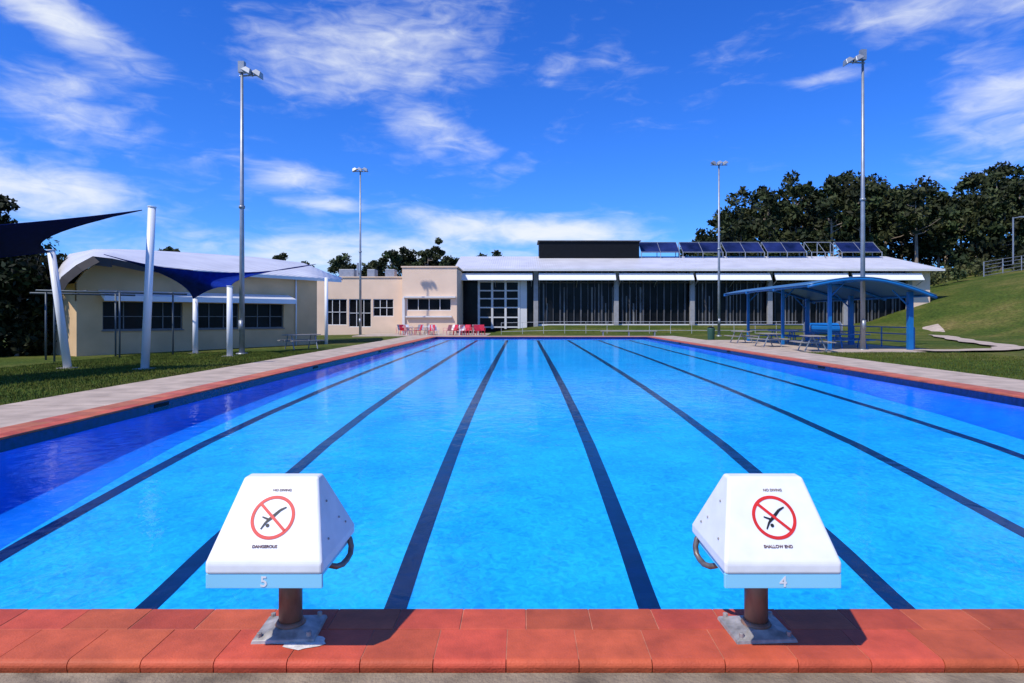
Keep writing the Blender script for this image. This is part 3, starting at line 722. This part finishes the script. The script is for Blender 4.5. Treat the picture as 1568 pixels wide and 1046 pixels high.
# ------------------------------------------------------------------ vegetation
def leafmesh(name,centers,radii,count,size,parent=None,base=(.045,.075,.02),flat=.75):
    centers=np.array(centers); n=len(centers); radii=np.array(radii)
    idx=np.repeat(np.arange(n),count); K=len(idx)
    d=rng.normal(size=(K,3)); d/=np.linalg.norm(d,axis=1)[:,None]
    r=radii[idx]*rng.uniform(.15,1.35,K)**.75
    off=d*r[:,None]; off[:,2]*=flat
    c=centers[idx]+off
    a=rng.normal(size=(K,3)); a/=np.linalg.norm(a,axis=1)[:,None]
    bb=np.cross(a,rng.normal(size=(K,3))); bb/=np.linalg.norm(bb,axis=1)[:,None]
    s=size*rng.uniform(.5,1.3,K)[:,None]
    V=np.empty((K,4,3)); V[:,0]=c-a*s; V[:,1]=c+bb*s*.5; V[:,2]=c+a*s; V[:,3]=c-bb*s*.5
    me=bpy.data.meshes.new(name); me.vertices.add(K*4); me.vertices.foreach_set('co',V.reshape(-1))
    me.loops.add(K*4); me.loops.foreach_set('vertex_index',np.arange(K*4)); me.polygons.add(K); me.polygons.foreach_set('loop_start',np.arange(K)*4)
    me.update(); me.validate()
    ca=me.color_attributes.new('leafcol','FLOAT_COLOR','POINT')
    cl=rng.uniform(.5,1.4,n)[idx]*rng.uniform(.6,1.4,K)
    col=np.ones((K,4)); hue=rng.uniform(-.15,.25,n)[idx]
    col[:,0]=base[0]*cl*(1+hue); col[:,1]=base[1]*cl; col[:,2]=base[2]*cl
    ca.data.foreach_set('color',np.repeat(col,4,axis=0).reshape(-1))
    me.materials.append(M_leaf); o=bpy.data.objects.new(name,me); COL.objects.link(o)
    if parent: o.parent=parent; o.matrix_parent_inverse=Matrix.Translation(-Vector(parent.location))
    return o
def treegeo(b,x,y,z,h,w,lowcrown=.4,extra=0):
    lean=random.uniform(-.06,.06)*h; top=Vector((x+lean,y,z+h*.85)); r=h*.016
    b.tube([(x,y,z-.3),(x+lean*.3,y,z+h*.35),(x+lean*.7,y,z+h*.62),top],[r*1.3,r,r*.6,r*.2],7)
    cs=[];rs=[]
    nb=random.randint(9,13)+extra
    for k in range(nb):
        t=random.uniform(lowcrown,.97); a=random.uniform(0,6.28); ln=w*random.uniform(.35,1.05)*(1-.45*abs(t-.6)/.4)
        st=Vector((x+lean*t,y,z+h*t*.85)); en=st+Vector((math.cos(a)*ln,math.sin(a)*ln,h*random.uniform(.04,.14)))
        b.tube([st,st.lerp(en,.5)+Vector((0,0,-.02*h)),en],[r*.45,r*.3,r*.1],5)
        cs.append(tuple(en)); rs.append(w*random.uniform(.2,.38))
        if random.random()<.7: cs.append(tuple(en+Vector((random.uniform(-.4,.4)*w,random.uniform(-.4,.4)*w,random.uniform(-.05,.1)*h)))); rs.append(w*random.uniform(.15,.3))
    cs.append(tuple(top+Vector((0,0,.04*h)))); rs.append(w*.28)
    return cs,rs
fo=empty('eucalyptus_forest',(80,125,0)); b=B(); CS=[];RS=[]
def line_top(u): return float(np.interp(u,[0,.275,.30,.34,.38,.45,.55,.63,.72,.8,.95],[9,16,21,25,27,28,31,30,32,31,33]))
for row,(Y,dn) in enumerate(((108,5.4),(116,5.4),(126,6),(138,6.5))):
    x=Y*.285
    while x<Y*.92:
        u=x/Y; X=x+random.uniform(-1.5,1.5); yv=Y+random.uniform(-3,3); z=g(X,yv)
        topz=line_top(u)*Y/120*random.uniform(.78,1.02)+(0 if row else -3)
        h=max(5,topz-z); cs,rs=treegeo(b,X,yv,z,h,min(h*.3,5.0)*random.uniform(.85,1.15),.38)
        CS+=cs;RS+=rs; x+=dn*random.uniform(.7,1.2)
b.done('trunks',M_bark,fo)
leafmesh('crowns',CS,RS,95,.5,fo,base=(.038,.05,.017))
us=[];ur=[]
for i in range(200):
    u=random.uniform(.285,.95); Y=random.uniform(104,134); X=u*Y; us.append((X,Y,g(X,Y)+random.uniform(.5,5))); ur.append(random.uniform(1.5,3))
leafmesh('undergrowth',us,ur,100,.55,fo,base=(.022,.03,.012))
us=[];ur=[]
for i in range(46):
    Y=random.uniform(84,96); X=random.uniform(50,90); us.append((X,Y,g(X,Y)+random.uniform(.3,1.3))); ur.append(random.uniform(.8,1.9))
leafmesh('hillside_shrubs',us,ur,160,.3,None,base=(.06,.075,.025))
for (x,y,top,w) in((-20,95,12.2,3.0),(-17.2,97,11.2,3.4),(-12.3,96,10.9,2.8),(-10.3,97,10.7,2.5),(-14.2,95,12.6,1.9),(-36.5,95,11.6,1.8),(-27.5,95,10.8,2.6),(-33,98,10.4,2.8),(-6,110,12.4,2.7),(-52,95,12.0,2.4),(-23,98,10.2,2.6)):
    e=empty('eucalyptus_tree',(x,y,0)); b=B(); z=g(x,y); cs,rs=treegeo(b,x,y,z,top-z,w,.45,8); b.done('trunk_and_limbs',M_bark,e)
    leafmesh('crown',cs,rs,150,.26,e,base=(.04,.052,.02))
for (x,y,top,w) in((-30.5,33,7.6,2.9),(-27.2,34,6.6,2.2),(-33.5,38,9.0,3.4),(-28.8,31,5.5,2.4),(-36,34,8.6,3.4),(-25.6,32.4,5.2,1.8)):
    e=empty('dark_shade_tree',(x,y,0)); b=B(); z=g(x,y); cs,rs=treegeo(b,x,y,z,top-z,w,.12)
    for k in range(18): cs.append((x+random.uniform(-w,w)*.8,y+random.uniform(-w,w)*.8,z+random.uniform(.1,top*.85))); rs.append(w*.4)
    b.done('trunk_and_limbs',M_bark,e); leafmesh('crown',cs,rs,220,.2,e,base=(.018,.027,.01))

def blades():
    K1=110000
    yv=8+rng.power(1.0,K1)*24
    side=rng.random(K1)<.72
    xv=np.where(side,-9.85-rng.random(K1)*9,13.26+rng.random(K1)*8)
    keep=~((xv>13.2)&(xv<21.3)&(yv>30.9))
    xv=xv[keep];yv=yv[keep];K=len(xv)
    zv=np.array([g(a,c) for a,c in zip(xv,yv)])
    h=rng.uniform(.03,.085,K); a=rng.uniform(0,math.pi,K); w=rng.uniform(.006,.014,K)
    V=np.empty((K,3,3)); dx=np.cos(a)*w;dy=np.sin(a)*w
    V[:,0]=np.stack([xv-dx,yv-dy,zv-.005],1); V[:,1]=np.stack([xv+dx,yv+dy,zv-.005],1)
    V[:,2]=np.stack([xv+rng.normal(0,.02,K),yv+rng.normal(0,.02,K),zv+h],1)
    me=bpy.data.meshes.new('grass_blades'); me.vertices.add(K*3); me.vertices.foreach_set('co',V.reshape(-1))
    me.loops.add(K*3); me.loops.foreach_set('vertex_index',np.arange(K*3)); me.polygons.add(K); me.polygons.foreach_set('loop_start',np.arange(K)*3)
    me.update(); me.validate()
    ca=me.color_attributes.new('leafcol','FLOAT_COLOR','POINT'); k=rng.uniform(.6,1.4,K)
    col=np.ones((K,4)); col[:,0]=.075*k*rng.uniform(.8,1.5,K); col[:,1]=.11*k; col[:,2]=.016*k
    ca.data.foreach_set('color',np.repeat(col,3,axis=0).reshape(-1)); me.materials.append(M_blade)
    o=bpy.data.objects.new('grass_blades',me); COL.objects.link(o)
blades()

# ------------------------------------------------------------------ sun and sky
sd=Vector((-.43,-.42,.80)).normalized()
sun=bpy.data.lights.new('sun','SUN'); sun.energy=4.2; sun.angle=math.radians(.8); sun.color=(1,.95,.87)
so=bpy.data.objects.new('sun',sun); COL.objects.link(so); so.rotation_euler=sd.to_track_quat('Z','Y').to_euler()
W=bpy.data.worlds.new('World'); S.world=W; W.use_nodes=True; nt=W.node_tree; nt.nodes.clear()
N_=nt.nodes.new; Lk=nt.links.new
out=N_('ShaderNodeOutputWorld'); bg=N_('ShaderNodeBackground'); bg.inputs['Strength'].default_value=.1; Lk(bg.outputs[0],out.inputs[0])
sky=N_('ShaderNodeTexSky'); sky.sky_type='NISHITA'; sky.sun_disc=False; sky.sun_elevation=math.asin(sd.z); sky.sun_rotation=math.atan2(sd.x,sd.y)
sky.air_density=1.0; sky.dust_density=.3; sky.ozone_density=2.5
hs=N_('ShaderNodeHueSaturation'); hs.inputs['Saturation'].default_value=1.25; Lk(sky.outputs[0],hs.inputs['Color'])
tint=N_('ShaderNodeMix'); tint.data_type='RGBA'; tint.blend_type='MULTIPLY'; tint.inputs[0].default_value=1
Lk(hs.outputs[0],tint.inputs[6]); tint.inputs[7].default_value=(.46,.97,2.0,1)
tc=N_('ShaderNodeTexCoord'); sp=N_('ShaderNodeSeparateXYZ'); Lk(tc.outputs['Generated'],sp.inputs[0])
def mth(op,a,c=None,d=None,clamp=False):
    n=N_('ShaderNodeMath'); n.operation=op; n.use_clamp=clamp
    for i,vv in enumerate((a,c,d)):
        if vv is None: continue
        if isinstance(vv,(int,float)): n.inputs[i].default_value=vv
        else: Lk(vv,n.inputs[i])
    return n.outputs[0]
az=mth('ARCTAN2',sp.outputs[0],sp.outputs[1]); el=mth('ARCSINE',sp.outputs[2])
cv=N_('ShaderNodeCombineXYZ'); Lk(az,cv.inputs[0]); Lk(el,cv.inputs[1])
def noise(scale,sx,sy,rot,detail,dist,off=0):
    mp=N_('ShaderNodeMapping'); mp.inputs['Rotation'].default_value=(0,0,rot); mp.inputs['Scale'].default_value=(sx,sy,1); mp.inputs['Location'].default_value=(off,off*.7,off)
    Lk(cv.outputs[0],mp.inputs[0]); n=N_('ShaderNodeTexNoise'); n.inputs['Scale'].default_value=scale; n.inputs['Detail'].default_value=detail; n.inputs['Distortion'].default_value=dist; n.inputs['Roughness'].default_value=.56
    Lk(mp.outputs[0],n.inputs['Vector']); return n.outputs['Fac']
n1=noise(6,1,2.0,.3,7,.5,1.7); n2=noise(16,1,3.2,.4,6,.7,3.3)
nn=mth('ADD',mth('MULTIPLY',n1,.62),mth('MULTIPLY',n2,.38))
blobs=[(-.20,.385,.20,.09,.30,.1),(-.14,.30,.13,.045,.27,-.35),(-.66,.375,.14,.03,.44,-.35),(-.60,.25,.16,.05,.25,-.2),(-.68,.155,.16,.045,.48,0),
 (-.34,.205,.07,.02,.26,0),(.03,.132,.2,.028,.42,-.05),(-.28,.09,.28,.035,.44,0),(.64,.385,.24,.045,.30,0),(.66,.25,.10,.07,.30,.2),(.45,.325,.06,.014,.32,.1),
 (.08,.37,.14,.04,.18,-.2),(-.3,.165,.06,.012,.3,0),(2.4,.4,.7,.2,.3,0),(-2.2,.5,.6,.2,.3,0)]
tot=None
for a0,e0,ra,re,st,ro in blobs:
    da=mth('SUBTRACT',az,a0); de=mth('SUBTRACT',el,e0); c_,s_=math.cos(ro),math.sin(ro)
    p=mth('ADD',mth('MULTIPLY',da,c_/ra),mth('MULTIPLY',de,s_/ra)); q=mth('ADD',mth('MULTIPLY',da,-s_/re),mth('MULTIPLY',de,c_/re))
    r2=mth('ADD',mth('MULTIPLY',p,p),mth('MULTIPLY',q,q))
    w=mth('MULTIPLY',mth('POWER',2.718,mth('MULTIPLY',r2,-1.0)),st)
    tot=w if tot is None else mth('MAXIMUM',tot,w)
val=mth('ADD',nn,tot)
mr=N_('ShaderNodeMapRange'); mr.interpolation_type='SMOOTHSTEP'; mr.inputs['From Min'].default_value=.56; mr.inputs['From Max'].default_value=1.05; mr.inputs['To Max'].default_value=.97; Lk(val,mr.inputs[0])
mx=N_('ShaderNodeMix'); mx.data_type='RGBA'; Lk(mr.outputs[0],mx.inputs[0]); Lk(tint.outputs[2],mx.inputs[6]); mx.inputs[7].default_value=(8.8,9.3,10,1)
Lk(mx.outputs[2],bg.inputs[0])

# ------------------------------------------------------------------ camera
cam=bpy.data.cameras.new('camera'); cam.sensor_width=36; cam.lens=980/1568*36; cam.shift_x=-.0102; cam.shift_y=-.0242; cam.clip_end=6000; cam.clip_start=.05
co=bpy.data.objects.new('camera',cam); COL.objects.link(co); co.location=(0,0,1.67); co.rotation_euler=(math.pi/2,0,0); S.camera=co
S.view_settings.view_transform='Standard'; S.view_settings.look='None'; S.view_settings.exposure=0
